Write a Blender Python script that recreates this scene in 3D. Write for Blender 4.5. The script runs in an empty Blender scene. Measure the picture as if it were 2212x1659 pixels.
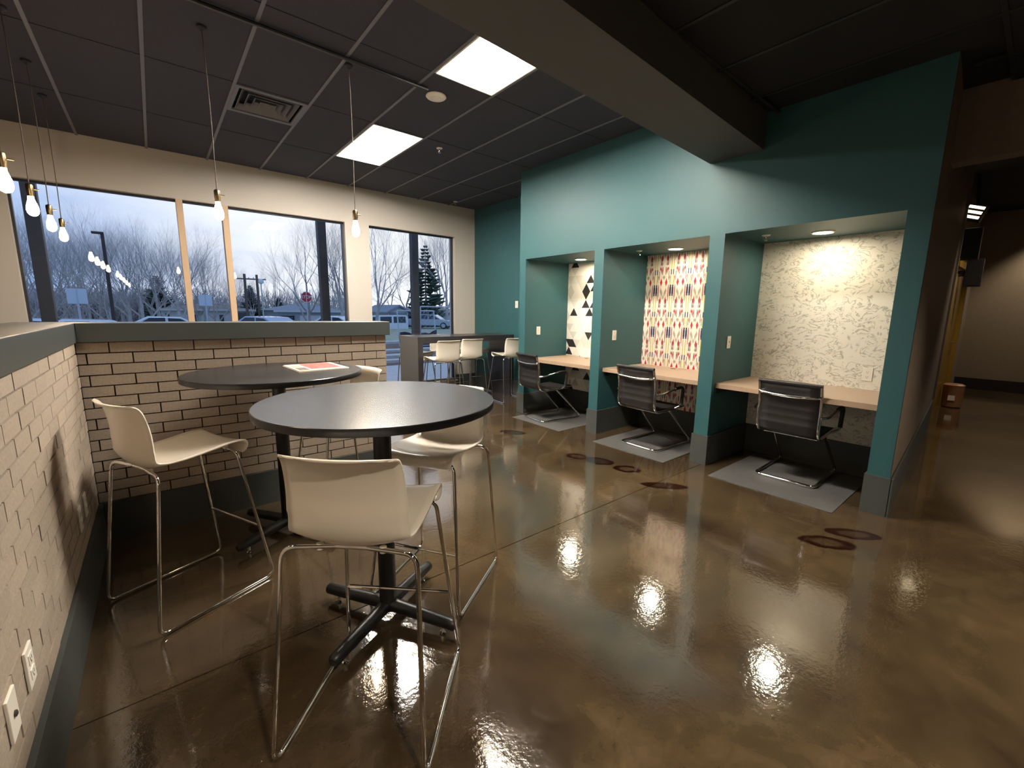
import bpy, math, random
import numpy as np
from mathutils import Vector, Matrix
random.seed(7)
SC = bpy.context.scene
COL = SC.collection
PI = math.pi

# ------------------------------------------------------------------ camera
F_PX, PITCH, ROLL, YAW, EYE = 932.34, .1661, .0125, .6874, 1.43
fw = Vector((math.sin(YAW)*math.cos(PITCH), math.cos(YAW)*math.cos(PITCH), -math.sin(PITCH)))
r0 = Vector((math.cos(YAW), -math.sin(YAW), 0)); u0 = r0.cross(fw)
CR = r0*math.cos(ROLL)+u0*math.sin(ROLL); CU = u0*math.cos(ROLL)-r0*math.sin(ROLL)
cam = bpy.data.objects.new('camera', bpy.data.cameras.new('camera'))
COL.objects.link(cam)
cam.matrix_world = Matrix(((CR.x, CU.x, -fw.x, 0), (CR.y, CU.y, -fw.y, 0), (CR.z, CU.z, -fw.z, EYE), (0, 0, 0, 1)))
cam.data.sensor_fit = 'HORIZONTAL'; cam.data.sensor_width = 36
cam.data.lens = F_PX/2212*36; cam.data.clip_start = .02; cam.data.clip_end = 600
SC.camera = cam
def hit(px, py, **k):
    d = fw+CR*((px-1106)/F_PX)-CU*((py-829.5)/F_PX)
    (a, v), = k.items(); i = 'xyz'.index(a); o = Vector((0, 0, EYE))
    return o+d*((v-o[i])/d[i])

# ------------------------------------------------------------------ view + world
SC.view_settings.view_transform = 'Standard'; SC.view_settings.look = 'None'
SC.view_settings.gamma = 1; SC.view_settings.use_curve_mapping = False
SC.view_settings.exposure = 0.65
SKY, TROFF, DOWN, BULB, SPOT = .82, 115, 140, 60, 95
W = bpy.data.worlds.new('world'); SC.world = W; W.use_nodes = True
nt = W.node_tree; nt.nodes.clear()
def nn(t, typ, **k):
    n = t.nodes.new(typ)
    for a, v in k.items():
        if a.startswith('i_'): n.inputs[a[2:].replace('_', ' ')].default_value = v
        else: setattr(n, a, v)
    return n
tc = nn(nt, 'ShaderNodeTexCoord'); sx = nn(nt, 'ShaderNodeSeparateXYZ')
nt.links.new(tc.outputs['Generated'], sx.inputs[0])
mp = nn(nt, 'ShaderNodeMapping'); mp.inputs['Scale'].default_value = (1.2, 1.2, 4)
nt.links.new(tc.outputs['Generated'], mp.inputs[0])
no = nn(nt, 'ShaderNodeTexNoise', i_Scale=2.2, i_Detail=5, i_Roughness=.55); nt.links.new(mp.outputs[0], no.inputs['Vector'])
# whiter towards the low sun behind the cloud, off to the right of the windows
dt = nn(nt, 'ShaderNodeVectorMath', operation='DOT_PRODUCT'); dt.inputs[1].default_value = (.45, .89, .1)
nt.links.new(tc.outputs['Generated'], dt.inputs[0])
mr = nn(nt, 'ShaderNodeMapRange', i_From_Min=.72, i_From_Max=1.0, i_To_Min=0, i_To_Max=1); nt.links.new(dt.outputs['Value'], mr.inputs[0])
ad = nn(nt, 'ShaderNodeMath', operation='MULTIPLY_ADD'); ad.inputs[1].default_value = .9; nt.links.new(no.outputs[0], ad.inputs[0])
sb = nn(nt, 'ShaderNodeMath', operation='SUBTRACT'); sb.inputs[1].default_value = .38; nt.links.new(mr.outputs[0], sb.inputs[0]); nt.links.new(sb.outputs[0], ad.inputs[2])
cr = nn(nt, 'ShaderNodeValToRGB'); cr.color_ramp.elements[0].position = .36; cr.color_ramp.elements[1].position = 1.0
cr.color_ramp.elements[0].color = (.32, .47, .78, 1); cr.color_ramp.elements[1].color = (.93, .94, .96, 1)
nt.links.new(ad.outputs[0], cr.inputs[0])
bg = nn(nt, 'ShaderNodeBackground', i_Strength=SKY); nt.links.new(cr.outputs[0], bg.inputs[0])
ow = nn(nt, 'ShaderNodeOutputWorld'); nt.links.new(bg.outputs[0], ow.inputs[0])

# ------------------------------------------------------------------ materials
MATS = {}
def srgb(h):
    if isinstance(h, str):
        h = tuple(int(h[i:i+2], 16)/255 for i in (0, 2, 4))
    return tuple(c/12.92 if c <= .04045 else ((c+.055)/1.055)**2.4 for c in h)+(1,)
def mat(name, col, rough=.5, metal=0, spec=.5, noise=0, nscale=20, bump=0, bscale=200, coat=0, rnd=0, emit=None, estr=0, trans=0):
    if name in MATS: return MATS[name]
    m = bpy.data.materials.new(name); m.use_nodes = True; t = m.node_tree
    b = t.nodes['Principled BSDF']
    c = srgb(col) if isinstance(col, str) else tuple(col)+(1,)*(4-len(col))
    b.inputs['Base Color'].default_value = c; b.inputs['Roughness'].default_value = rough
    b.inputs['Metallic'].default_value = metal; b.inputs['Specular IOR Level'].default_value = spec
    b.inputs['Coat Weight'].default_value = coat; b.inputs['Transmission Weight'].default_value = trans
    if emit is not None:
        b.inputs['Emission Color'].default_value = srgb(emit) if isinstance(emit, str) else tuple(emit)+(1,)
        b.inputs['Emission Strength'].default_value = estr
    if noise or bump or rnd:
        co = nn(t, 'ShaderNodeTexCoord')
    if noise or rnd:
        n = nn(t, 'ShaderNodeTexNoise', i_Scale=nscale, i_Detail=4); t.links.new(co.outputs['Object'], n.inputs['Vector'])
        mx = nn(t, 'ShaderNodeMapRange', i_From_Min=.3, i_From_Max=.7, i_To_Min=1-noise, i_To_Max=1+noise); t.links.new(n.outputs[0], mx.inputs[0])
        val = mx.outputs[0]
        if rnd:
            oi = nn(t, 'ShaderNodeObjectInfo')
            m2 = nn(t, 'ShaderNodeMapRange', i_To_Min=1-rnd, i_To_Max=1+rnd); t.links.new(oi.outputs['Random'], m2.inputs[0])
            mu = nn(t, 'ShaderNodeMath', operation='MULTIPLY'); t.links.new(val, mu.inputs[0]); t.links.new(m2.outputs[0], mu.inputs[1]); val = mu.outputs[0]
        vm = nn(t, 'ShaderNodeVectorMath', operation='SCALE'); vm.inputs[0].default_value = c[:3]; t.links.new(val, vm.inputs['Scale'])
        t.links.new(vm.outputs[0], b.inputs['Base Color'])
    if bump:
        n = nn(t, 'ShaderNodeTexNoise', i_Scale=bscale, i_Detail=3); t.links.new(co.outputs['Object'], n.inputs['Vector'])
        bp = nn(t, 'ShaderNodeBump', i_Strength=bump, i_Distance=.01); t.links.new(n.outputs[0], bp.inputs['Height']); t.links.new(bp.outputs[0], b.inputs['Normal'])
    MATS[name] = m
    return m
M = lambda n: MATS[n]
mat('teal', '2b565a', .5, bump=.05, bscale=350)
mat('cream_wall', 'c2bab0', .6, bump=.05, bscale=300)
mat('taupe', '77695c', .6, noise=.06, bump=.08, bscale=250)
mat('far_wall', '9c8a72', .7, noise=.05)
mat('tile_dark', '383842', .85, noise=.1, nscale=60, bump=.15, bscale=500)
mat('tee', '6c6c72', .5)
mat('tile_black', '131314', .9, noise=.1, nscale=60)
mat('tee_black', '1a1a1b', .6)
mat('beam', '4c4a45', .7, bump=.1, bscale=300)
mat('base_grey', '434542', .55, noise=.04, bump=.06, bscale=500)
mat('cap_grey', '474b4a', .33, bump=.05, bscale=600)
mat('brick', 'a59585', .85, noise=.1, nscale=90, bump=.35, bscale=350, rnd=.06)
mat('mortar', '3d3026', .95, noise=.15, nscale=150)
mat('white_plastic', 'e9dfcf', .22, spec=.5)
mat('plate', 'ece4d6', .35)
mat('slot', '3a352f', .5)
mat('chrome', (.82, .80, .77), .07, metal=1)
mat('black_laminate', '23252a', .27, spec=1.0)
mat('black_edge', '17171a', .35)
mat('black_metal', '1a1a1b', .38, bump=.05, bscale=900)
mat('black_leather', '24211f', .42, bump=.1, bscale=400)
mat('counter', '2e2b2c', .3, noise=.08, nscale=40)
mat('counter_side', '57534e', .45)
mat('desk_top', 'a98f78', .4, noise=.05, nscale=30)
mat('floor_mat', '5c5a58', .38, noise=.08, nscale=25, bump=.05, bscale=700)
mat('white_trim', 'd8cdbb', .4)
mat('window_frame', '2c2c33', .4)
mat('mullion', 'c9ab8c', .5)
mat('alu', 'a9a39a', .35, metal=.6)
mat('brass', '8c7b60', .35, metal=1)
mat('cord', '5a5148', .7)
mat('gold_door', '8a6a22', .4)
mat('dark_wood', '2a211b', .5)
mat('copper', '9a6a4a', .4)
mat('reflector', 'e6dcc8', .5); mat('troffer_side', 'e6dcc8', .5, emit=(1, .90, .72), estr=.75)
mat('bulb_glow', (1, .62, .3), .4, emit=(1, .72, .45), estr=BULB)
mat('troffer_glow', (1, .93, .8), .5, emit=(1, .94, .84), estr=TROFF)
mat('down_glow', (1, .9, .7), .5, emit=(1, .88, .67), estr=DOWN)
mat('strip_glow', (1, .85, .6), .5, emit=(1, .8, .5), estr=3)
mat('paper', 'e8ddcb', .7)
mat('ink_red', 'a4504a', .7, noise=.5, nscale=40)
mat('ink_grey', '6b5e52', .7, noise=.4, nscale=50)
mat('grommet', '6d4a3a', .4)
# outdoors
mat('asphalt', '9a9b9e', .8, noise=.15, nscale=3)
mat('concrete', 'c2c0be', .8, noise=.08, nscale=6)
mat('mulch', '6e5a50', .95, noise=.4, nscale=6)
mat('grass', 'a8aa90', .95, noise=.2, nscale=2)
mat('bark', 'aaa3a3', .9, noise=.2, nscale=5, rnd=.2)  # haze over the trees is put into this paler colour
mat('needles', '4c5c52', .95, noise=.3, nscale=4)
mat('shrub', '596249', .95, noise=.3, nscale=4)
mat('column', '4e4844', .6, noise=.08, nscale=20)
mat('siding', 'c9cbd0', .8)
mat('siding_grey', '9aa2ae', .8)
mat('roof', '8b7f76', .9, noise=.15, nscale=3)
mat('roof_grey', '8f949c', .9, noise=.1, nscale=3)
mat('red_door', 'b0504c', .7)
mat('dark_glass', '39424d', .15)
mat('car_white', 'dfe5ec', .25, coat=.5)
mat('car_silver', 'aab4c2', .25, coat=.5)
mat('car_blue', '9fb3cd', .25, coat=.5)
mat('tyre', '26262a', .8)
mat('tail_red', 'a33a36', .3)
mat('sign_back', 'c6d0d8', .5)
mat('sign_white', 'e5e7ea', .5)
mat('stop_red', 'b32a30', .5)
mat('galv', 'b9bfc4', .4, metal=.5)
mat('silt', '3c3c42', .9)
mat('pole_dark', '3a3030', .6)
mat('pole_wood', '6a5f59', .9)
mat('flag_red', 'c0463c', .7)

def floor_material():
    m = bpy.data.materials.new('polished_concrete'); m.use_nodes = True; t = m.node_tree; b = t.nodes['Principled BSDF']
    ge = nn(t, 'ShaderNodeNewGeometry')
    P = ge.outputs['Position']
    n1 = nn(t, 'ShaderNodeTexNoise', i_Scale=1.1, i_Detail=6, i_Roughness=.6, i_Distortion=.6); t.links.new(P, n1.inputs['Vector'])
    n2 = nn(t, 'ShaderNodeTexNoise', i_Scale=7, i_Detail=6, i_Roughness=.65, i_Distortion=1.2); t.links.new(P, n2.inputs['Vector'])
    r1 = nn(t, 'ShaderNodeValToRGB'); e = r1.color_ramp.elements
    e[0].position = .3; e[0].color = srgb('33281d'); e[1].position = .72; e[1].color = srgb('5e4d36')
    k = e.new(.5); k.color = srgb('483a28')
    t.links.new(n1.outputs[0], r1.inputs[0])
    mx = nn(t, 'ShaderNodeMix', data_type='RGBA', blend_type='OVERLAY'); mx.inputs[0].default_value = .6
    t.links.new(r1.outputs[0], mx.inputs[6]); t.links.new(n2.outputs['Fac'], mx.inputs[7])
    col = mx.outputs[2]
    # oval ring stains worn into the concrete
    sp = nn(t, 'ShaderNodeSeparateXYZ'); t.links.new(P, sp.inputs[0])
    def mth(op, a, b_=None, c=None):
        n = nn(t, 'ShaderNodeMath', operation=op)
        for i, v in enumerate((a, b_, c)):
            if v is None: continue
            if isinstance(v, (int, float)): n.inputs[i].default_value = v
            else: t.links.new(v, n.inputs[i])
        return n.outputs[0]
    tot = None
    nz = nn(t, 'ShaderNodeTexNoise', i_Scale=9, i_Detail=2); t.links.new(P, nz.inputs['Vector'])
    for (x, y, ax, ay, rot, fill) in ((3.19, .69, .085, .165, .62, .45), (3.46, .61, .075, .165, .62, .45), (3.19, 1.84, .07, .19, .72, .75),
                                      (3.268, 2.275, .09, .13, .5, .35), (3.227, 2.575, .10, .15, .4, .65), (3.159, 2.798, .09, .12, .4, .35), (3.193, 3.869, .09, .17, .5, .6)):
        dx = mth('SUBTRACT', sp.outputs[0], x); dy = mth('SUBTRACT', sp.outputs[1], y)
        c, s = math.cos(rot), math.sin(rot)
        a = mth('ADD', mth('MULTIPLY', dx, c/ax), mth('MULTIPLY', dy, s/ax)); b2 = mth('ADD', mth('MULTIPLY', dx, -s/ay), mth('MULTIPLY', dy, c/ay))
        d = mth('SQRT', mth('ADD', mth('MULTIPLY', a, a), mth('MULTIPLY', b2, b2)))
        d = mth('ADD', d, mth('MULTIPLY', mth('SUBTRACT', nz.outputs[0], .5), .5))
        outer = nn(t, 'ShaderNodeMapRange', interpolation_type='SMOOTHSTEP', i_From_Min=1.05, i_From_Max=.9, i_To_Min=0, i_To_Max=1); t.links.new(d, outer.inputs[0])
        inner = nn(t, 'ShaderNodeMapRange', interpolation_type='SMOOTHSTEP', i_From_Min=.35, i_From_Max=.75, i_To_Min=fill, i_To_Max=1); t.links.new(d, inner.inputs[0])
        v = mth('MULTIPLY', outer.outputs[0], inner.outputs[0])
        tot = v if tot is None else mth('MAXIMUM', tot, v)
    m2 = nn(t, 'ShaderNodeMix', data_type='RGBA'); m2.inputs[7].default_value = srgb('210b06'); t.links.new(tot, m2.inputs[0]); t.links.new(col, m2.inputs[6])
    t.links.new(m2.outputs[2], b.inputs['Base Color'])
    rr = nn(t, 'ShaderNodeMapRange', i_From_Min=.3, i_From_Max=.7, i_To_Min=.05, i_To_Max=.11); t.links.new(n2.outputs[0], rr.inputs[0]); t.links.new(rr.outputs[0], b.inputs['Roughness'])
    b.inputs['Specular IOR Level'].default_value = 1.0; b.inputs['Coat Weight'].default_value = .6; b.inputs['Coat Roughness'].default_value = .05
    n3 = nn(t, 'ShaderNodeTexNoise', i_Scale=38, i_Detail=3, i_Roughness=.6); t.links.new(P, n3.inputs['Vector'])
    bp = nn(t, 'ShaderNodeBump', i_Strength=.07, i_Distance=.012); t.links.new(n3.outputs[0], bp.inputs['Height']); t.links.new(bp.outputs[0], b.inputs['Normal'])
    MATS['floor'] = m
floor_material()

def glass_material():
    m = bpy.data.materials.new('window_glass'); m.use_nodes = True; t = m.node_tree; t.nodes.clear()
    o = nn(t, 'ShaderNodeOutputMaterial'); fr = nn(t, 'ShaderNodeFresnel', i_IOR=1.45)
    tr = nn(t, 'ShaderNodeBsdfTransparent'); tr.inputs[0].default_value = (.95, .96, .97, 1)
    gl = nn(t, 'ShaderNodeBsdfGlossy', i_Roughness=.0); mx = nn(t, 'ShaderNodeMixShader')
    t.links.new(fr.outputs[0], mx.inputs[0]); t.links.new(tr.outputs[0], mx.inputs[1]); t.links.new(gl.outputs[0], mx.inputs[2]); t.links.new(mx.outputs[0], o.inputs[0])
    MATS['glass'] = m
glass_material()

class NT:
    """small helper for printed-pattern materials in metres on the wall plane (u = world y, v = world z)"""
    def __init__(s, name, rough=.6):
        s.m = bpy.data.materials.new(name); s.m.use_nodes = True; s.t = s.m.node_tree; s.b = s.t.nodes['Principled BSDF']
        s.b.inputs['Roughness'].default_value = rough
        g = nn(s.t, 'ShaderNodeNewGeometry'); sp = nn(s.t, 'ShaderNodeSeparateXYZ'); s.t.links.new(g.outputs['Position'], sp.inputs[0])
        s.P = g.outputs['Position']; s.u = sp.outputs[1]; s.v = sp.outputs[2]
    def f(s, op, *a):
        n = nn(s.t, 'ShaderNodeMath', operation=op)
        for i, v in enumerate(a):
            if isinstance(v, (int, float)): n.inputs[i].default_value = v
            else: s.t.links.new(v, n.inputs[i])
        return n.outputs[0]
    def mix(s, fac, a, b):
        n = nn(s.t, 'ShaderNodeMix', data_type='RGBA')
        for i, v in ((0, fac), (6, a), (7, b)):
            if isinstance(v, (int, float, tuple)): n.inputs[i].default_value = v
            else: s.t.links.new(v, n.inputs[i])
        return n.outputs[2]
def paper_triangles():
    n = NT('wallpaper_triangles'); a, h = .15, .115
    V = n.f('DIVIDE', n.v, h); U = n.f('DIVIDE', n.u, a)
    row = n.f('FLOOR', V); fv = n.f('FRACT', V)
    s = n.f('ADD', U, n.f('MULTIPLY', row, .5))
    p = n.f('SUBTRACT', s, n.f('MULTIPLY', fv, .5)); q = n.f('ADD', s, n.f('MULTIPLY', fv, .5))
    ip, iq = n.f('FLOOR', p), n.f('FLOOR', q)
    up = n.f('COMPARE', ip, iq, .1)
    cv = nn(n.t, 'ShaderNodeCombineXYZ'); n.t.links.new(ip, cv.inputs[0]); n.t.links.new(iq, cv.inputs[1]); n.t.links.new(row, cv.inputs[2])
    wn = nn(n.t, 'ShaderNodeTexWhiteNoise', noise_dimensions='3D'); n.t.links.new(cv.outputs[0], wn.inputs['Vector'])
    r = nn(n.t, 'ShaderNodeValToRGB'); r.color_ramp.interpolation = 'CONSTANT'; e = r.color_ramp.elements
    e[0].position = 0; e[0].color = srgb('efe8dc'); e[1].position = .5; e[1].color = srgb('d8d2c6')
    e.new(.66).color = srgb('e4ded2'); e.new(.78).color = srgb('23221f')
    n.t.links.new(wn.outputs['Value'], r.inputs[0])
    r2 = nn(n.t, 'ShaderNodeValToRGB'); r2.color_ramp.interpolation = 'CONSTANT'; e = r2.color_ramp.elements
    e[0].color = srgb('efe8dc'); e[1].position = .6; e[1].color = srgb('d6d0c4'); e.new(.93).color = srgb('2b2a27')
    n.t.links.new(wn.outputs['Value'], r2.inputs[0])
    n.t.links.new(n.mix(up, r2.outputs[0], r.outputs[0]), n.b.inputs['Base Color'])
    MATS['paper1'] = n.m
def paper_columns():
    n = NT('wallpaper_columns'); pu, pv = .215, .50
    # mirrored motif, half a column wide: distance from column axis, position along the repeat
    cell = n.f('SUBTRACT', n.f('FRACT', n.f('DIVIDE', n.f('ADD', n.u, .03), pu)), .5)
    du = n.f('MULTIPLY', n.f('ABSOLUTE', cell), pu); dv = n.f('MULTIPLY', n.f('FRACT', n.f('DIVIDE', n.v, pv)), pv)
    col = srgb('efe3d2')
    def rect(u0, w, v0, v1, c):
        nonlocal col
        a = n.f('LESS_THAN', n.f('ABSOLUTE', n.f('SUBTRACT', du, u0)), w)
        b = n.f('LESS_THAN', n.f('ABSOLUTE', n.f('SUBTRACT', dv, (v0+v1)/2)), (v1-v0)/2)
        col = n.mix(n.f('MULTIPLY', a, b), col, srgb(c))
    def diam(u0, w, vc, hh, c):
        nonlocal col
        a = n.f('DIVIDE', n.f('ABSOLUTE', n.f('SUBTRACT', du, u0)), w); b = n.f('DIVIDE', n.f('ABSOLUTE', n.f('SUBTRACT', dv, vc)), hh)
        col = n.mix(n.f('LESS_THAN', n.f('ADD', a, b), 1), col, srgb(c))
    rect(.014, .0018, 0, .5, 'a39a80'); rect(.014, .0042, .0, .15, 'b9a836'); rect(.014, .0042, .26, .40, 'c4b13c'); rect(.014, .0045, .44, .5, 'c9b52e')
    rect(.014, .0085, .14, .27, '2b3564'); rect(.014, .0105, .165, .24, '20284c'); rect(.014, .006, .39, .45, '2f3a63')
    rect(.042, .0045, .08, .27, 'a62c36'); rect(.042, .0065, .13, .25, 'b12c3a'); rect(.046, .003, .33, .43, '3a2c33'); diam(.042, .012, .36, .035, 'b98f86'); rect(.042, .0015, .0, .5, '9d9384')
    rect(.074, .0018, 0, .5, 'b5a795'); diam(.074, .0155, .30, .05, 'c02734'); diam(.074, .014, .08, .06, 'b3444a'); diam(.074, .013, .015, .04, 'a98b80'); diam(.074, .012, .20, .04, 'b59a8c'); diam(.074, .012, .44, .05, 'bf6a68')
    rect(.060, .0038, .0, .10, '2c2a33'); rect(.088, .0036, .39, .48, '4a3a3c'); diam(.088, .010, .17, .04, 'ad9f90'); diam(.1, .010, .36, .03, 'a59a86'); diam(.1, .009, .12, .04, 'b7ac9a')
    diam(.057, .010, .46, .03, 'b23640'); rect(.027, .0018, .05, .45, '8f8474'); rect(.027, .0032, .30, .38, '6c2c36')
    n.t.links.new(col, n.b.inputs['Base Color']); MATS['paper2'] = n.m
def paper_feathers():
    n = NT('wallpaper_feathers')
    mp = nn(n.t, 'ShaderNodeMapping'); mp.inputs['Scale'].default_value = (1, 1, 1.5); n.t.links.new(n.P, mp.inputs[0])
    n1 = nn(n.t, 'ShaderNodeTexNoise', i_Scale=5, i_Detail=2, i_Distortion=2.0); n.t.links.new(mp.outputs[0], n1.inputs['Vector'])
    n2 = nn(n.t, 'ShaderNodeTexNoise', i_Scale=6.5, i_Detail=2, i_Distortion=3.0); n.t.links.new(mp.outputs[0], n2.inputs['Vector'])
    a = nn(n.t, 'ShaderNodeMapRange', interpolation_type='SMOOTHSTEP', i_From_Min=.48, i_From_Max=.585); n.t.links.new(n2.outputs[0], a.inputs[0])
    b = nn(n.t, 'ShaderNodeMapRange', interpolation_type='SMOOTHSTEP', i_From_Min=.585, i_From_Max=.6, i_To_Min=1, i_To_Max=0); n.t.links.new(n2.outputs[0], b.inputs[0])
    band = n.f('MULTIPLY', a.outputs[0], b.outputs[0])
    c = nn(n.t, 'ShaderNodeMapRange', interpolation_type='SMOOTHSTEP', i_From_Min=.38, i_From_Max=.5); n.t.links.new(n1.outputs[0], c.inputs[0])
    fac = n.f('MULTIPLY', n.f('MULTIPLY', band, c.outputs[0]), .8)
    n.t.links.new(n.mix(fac, srgb('e6dfd0'), srgb('9a9587')), n.b.inputs['Base Color'])
    MATS['paper3'] = n.m
paper_triangles(); paper_columns(); paper_feathers()

# ------------------------------------------------------------------ mesh helpers
class MB:
    def __init__(s): s.v = []; s.f = []
    def quad(s, *p):
        i = len(s.v); s.v += [tuple(q) for q in p]; s.f.append(tuple(range(i, i+len(p)))); return s
    def box(s, x0, x1, y0, y1, z0, z1):
        i = len(s.v); s.v += [(x, y, z) for z in (z0, z1) for y in (y0, y1) for x in (x0, x1)]
        s.f += [tuple(i+k for k in q) for q in ((0, 2, 3, 1), (4, 5, 7, 6), (0, 1, 5, 4), (2, 6, 7, 3), (0, 4, 6, 2), (1, 3, 7, 5))]; return s
    def hexa(s, b, t):      # bottom 4 (ccw), top 4
        i = len(s.v); s.v += [tuple(p) for p in b]+[tuple(p) for p in t]
        s.f += [tuple(i+k for k in q) for q in ((3, 2, 1, 0), (4, 5, 6, 7), (0, 1, 5, 4), (1, 2, 6, 5), (2, 3, 7, 6), (3, 0, 4, 7))]; return s
    def prism(s, poly, z0, z1, axis='z'):
        n = len(poly); i = len(s.v)
        def mk(p, z): return {'z': (p[0], p[1], z), 'x': (z, p[0], p[1]), 'y': (p[0], z, p[1])}[axis]
        s.v += [mk(p, z0) for p in poly]+[mk(p, z1) for p in poly]
        s.f += [tuple(range(i+n-1, i-1, -1)), tuple(range(i+n, i+2*n))]+[(i+k, i+(k+1) % n, i+n+(k+1) % n, i+n+k) for k in range(n)]; return s
    def tube(s, pts, r, n=8, closed=False, caps=True):
        P = [Vector(p) for p in pts]; m = len(P); R = r if isinstance(r, (list, tuple)) else [r]*m
        up = None; i0 = len(s.v)
        for k in range(m):
            if closed: t = P[(k+1) % m]-P[k-1]
            else: t = P[min(k+1, m-1)]-P[max(k-1, 0)]
            t.normalize()
            if up is None:
                up = Vector((0, 0, 1)) if abs(t.z) < .9 else Vector((1, 0, 0))
            a = (up-t*up.dot(t))
            if a.length < 1e-6: a = t.orthogonal()
            a.normalize(); b = t.cross(a); up = a
            for j in range(n):
                q = 2*PI*j/n; s.v.append(tuple(P[k]+(a*math.cos(q)+b*math.sin(q))*R[k]))
        for k in range(m if closed else m-1):
            k2 = (k+1) % m
            for j in range(n):
                j2 = (j+1) % n; s.f.append((i0+k*n+j, i0+k*n+j2, i0+k2*n+j2, i0+k2*n+j))
        if caps and not closed:
            s.f.append(tuple(i0+j for j in range(n-1, -1, -1))); s.f.append(tuple(i0+(m-1)*n+j for j in range(n)))
        return s
    def lathe(s, prof, n=24, c=(0, 0, 0)):
        i0 = len(s.v)
        for (r, z) in prof:
            for j in range(n):
                q = 2*PI*j/n; s.v.append((c[0]+max(r, 1e-5)*math.cos(q), c[1]+max(r, 1e-5)*math.sin(q), c[2]+z))
        for k in range(len(prof)-1):
            for j in range(n):
                j2 = (j+1) % n; s.f.append((i0+k*n+j, i0+k*n+j2, i0+(k+1)*n+j2, i0+(k+1)*n+j))
        s.f.append(tuple(i0+j for j in range(n-1, -1, -1))); s.f.append(tuple(i0+(len(prof)-1)*n+j for j in range(n)))
        return s
    def grid(s, G):
        i0 = len(s.v); a, b = len(G), len(G[0])
        for row in G: s.v += [tuple(p) for p in row]
        for i in range(a-1):
            for j in range(b-1): s.f.append((i0+i*b+j, i0+i*b+j+1, i0+(i+1)*b+j+1, i0+(i+1)*b+j))
        return s
    def xf(s, mx):
        s.v = [tuple(mx @ Vector(p)) for p in s.v]; return s
    def build(s, name, material, parent=None, smooth=False, bevel=0, loc=None, solid=0):
        me = bpy.data.meshes.new(name); me.from_pydata(s.v, [], s.f); me.update()
        me.materials.append(M(material) if isinstance(material, str) else material)
        if smooth:
            me.shade_smooth()
            if smooth != 2: me.set_sharp_from_angle(angle=math.radians(40))
        o = bpy.data.objects.new(name, me); COL.objects.link(o)
        if parent: o.parent = parent
        if loc: o.location = loc
        if solid:
            md = o.modifiers.new('solid', 'SOLIDIFY'); md.thickness = solid; md.offset = 0
        if bevel:
            md = o.modifiers.new('bevel', 'BEVEL'); md.width = bevel; md.segments = 2; md.limit_method = 'ANGLE'
        return o
def fillet(pts, rad, n=5):
    P = [Vector(p) for p in pts]; out = [P[0]]
    for k in range(1, len(P)-1):
        a, b, c = P[k-1], P[k], P[k+1]; d1, d2 = (a-b), (c-b)
        l = min(rad, d1.length*.45, d2.length*.45); p, q = b+d1.normalized()*l, b+d2.normalized()*l
        for i in range(n+1):
            t = i/n; out.append(p*(1-t)**2+b*2*t*(1-t)+q*t*t)
    out.append(P[-1]); return out
def spline(pts, n):
    P = [Vector(p) for p in pts]; out = []
    for k in range(len(P)-1):
        p0, p1, p2, p3 = P[max(k-1, 0)], P[k], P[k+1], P[min(k+2, len(P)-1)]
        for i in range(n):
            t = i/n; out.append(.5*((2*p1)+(p2-p0)*t+(2*p0-5*p1+4*p2-p3)*t*t+(3*p1-p0-3*p2+p3)*t**3))
    out.append(P[-1]); return out
def tag(o, label, cat=None, group=None):
    o['label'] = label
    if cat: o['category'] = cat
    if group: o['group'] = group
    return o
def struct(o, label=None):
    o['kind'] = 'structure'
    if label: o['label'] = label
    return o
def empty(name, loc=(0, 0, 0), rz=0):
    o = bpy.data.objects.new(name, None); COL.objects.link(o); o.location = loc; o.rotation_euler = (0, 0, rz); o.empty_display_size = .1; return o
def thing(name, label, cat, loc=(0, 0, 0), rz=0, group=None):
    return tag(empty(name, loc, rz), label, cat, group)
def copy_tree(o, parent=None):
    c = o.copy(); COL.objects.link(c)
    if parent: c.parent = parent
    for ch in list(o.children): copy_tree(ch, c)
    return c

# ================================================================== SHELL
XB, YW, CEIL = 3.956, 6.906, 3.254
XHL, YH = -.369, 3.488          # inner faces of the brick half walls
CAPT, CAPB, BASE = 1.335, 1.225, .249
X_REC = 4.73

# ---- floor: two poured slabs with a saw-cut joint between
fl = struct(MB().box(-7, 13, -7, 7.1, -.2, -.012).build('floor', 'mortar'), 'brown polished concrete floor with a saw-cut joint')
MB().box(-7, 13, -7, 1.915, -.02, 0).build('slab', 'floor', fl)
MB().box(-7, 13, 1.921, 7.05, -.02, 0).build('slab', 'floor', fl)

# ---- ceiling with lay-in tiles on a visible grid
cl = struct(MB().box(-7, 5.2, -7, 7.1, CEIL+.12, CEIL+.3).build('ceiling', 'tile_black'), 'dark grey suspended tile ceiling')
GX0, GDX, GY0, GDY = -4.53, .58, 2.08, 1.2
NX = 16
opening = {}                      # cells replaced by fittings
TROFF_CELLS = [(11, 0), (11, 2)]
VENT = (9, 2)
tile_me = {}
def tile(x0, x1, y0, y1, m, z=CEIL, rec=.004):
    k = (round(x1-x0, 3), round(y1-y0, 3), m)
    if k not in tile_me:
        b = MB().box(-(x1-x0)/2+.011, (x1-x0)/2-.011, -(y1-y0)/2+.011, (y1-y0)/2-.011, 0, .014)
        o = b.build('ceiling_tile', m, cl); tile_me[k] = o.data
    else:
        o = bpy.data.objects.new('ceiling_tile', tile_me[k]); COL.objects.link(o); o.parent = cl
    o.location = ((x0+x1)/2, (y0+y1)/2, z+rec)
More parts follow.
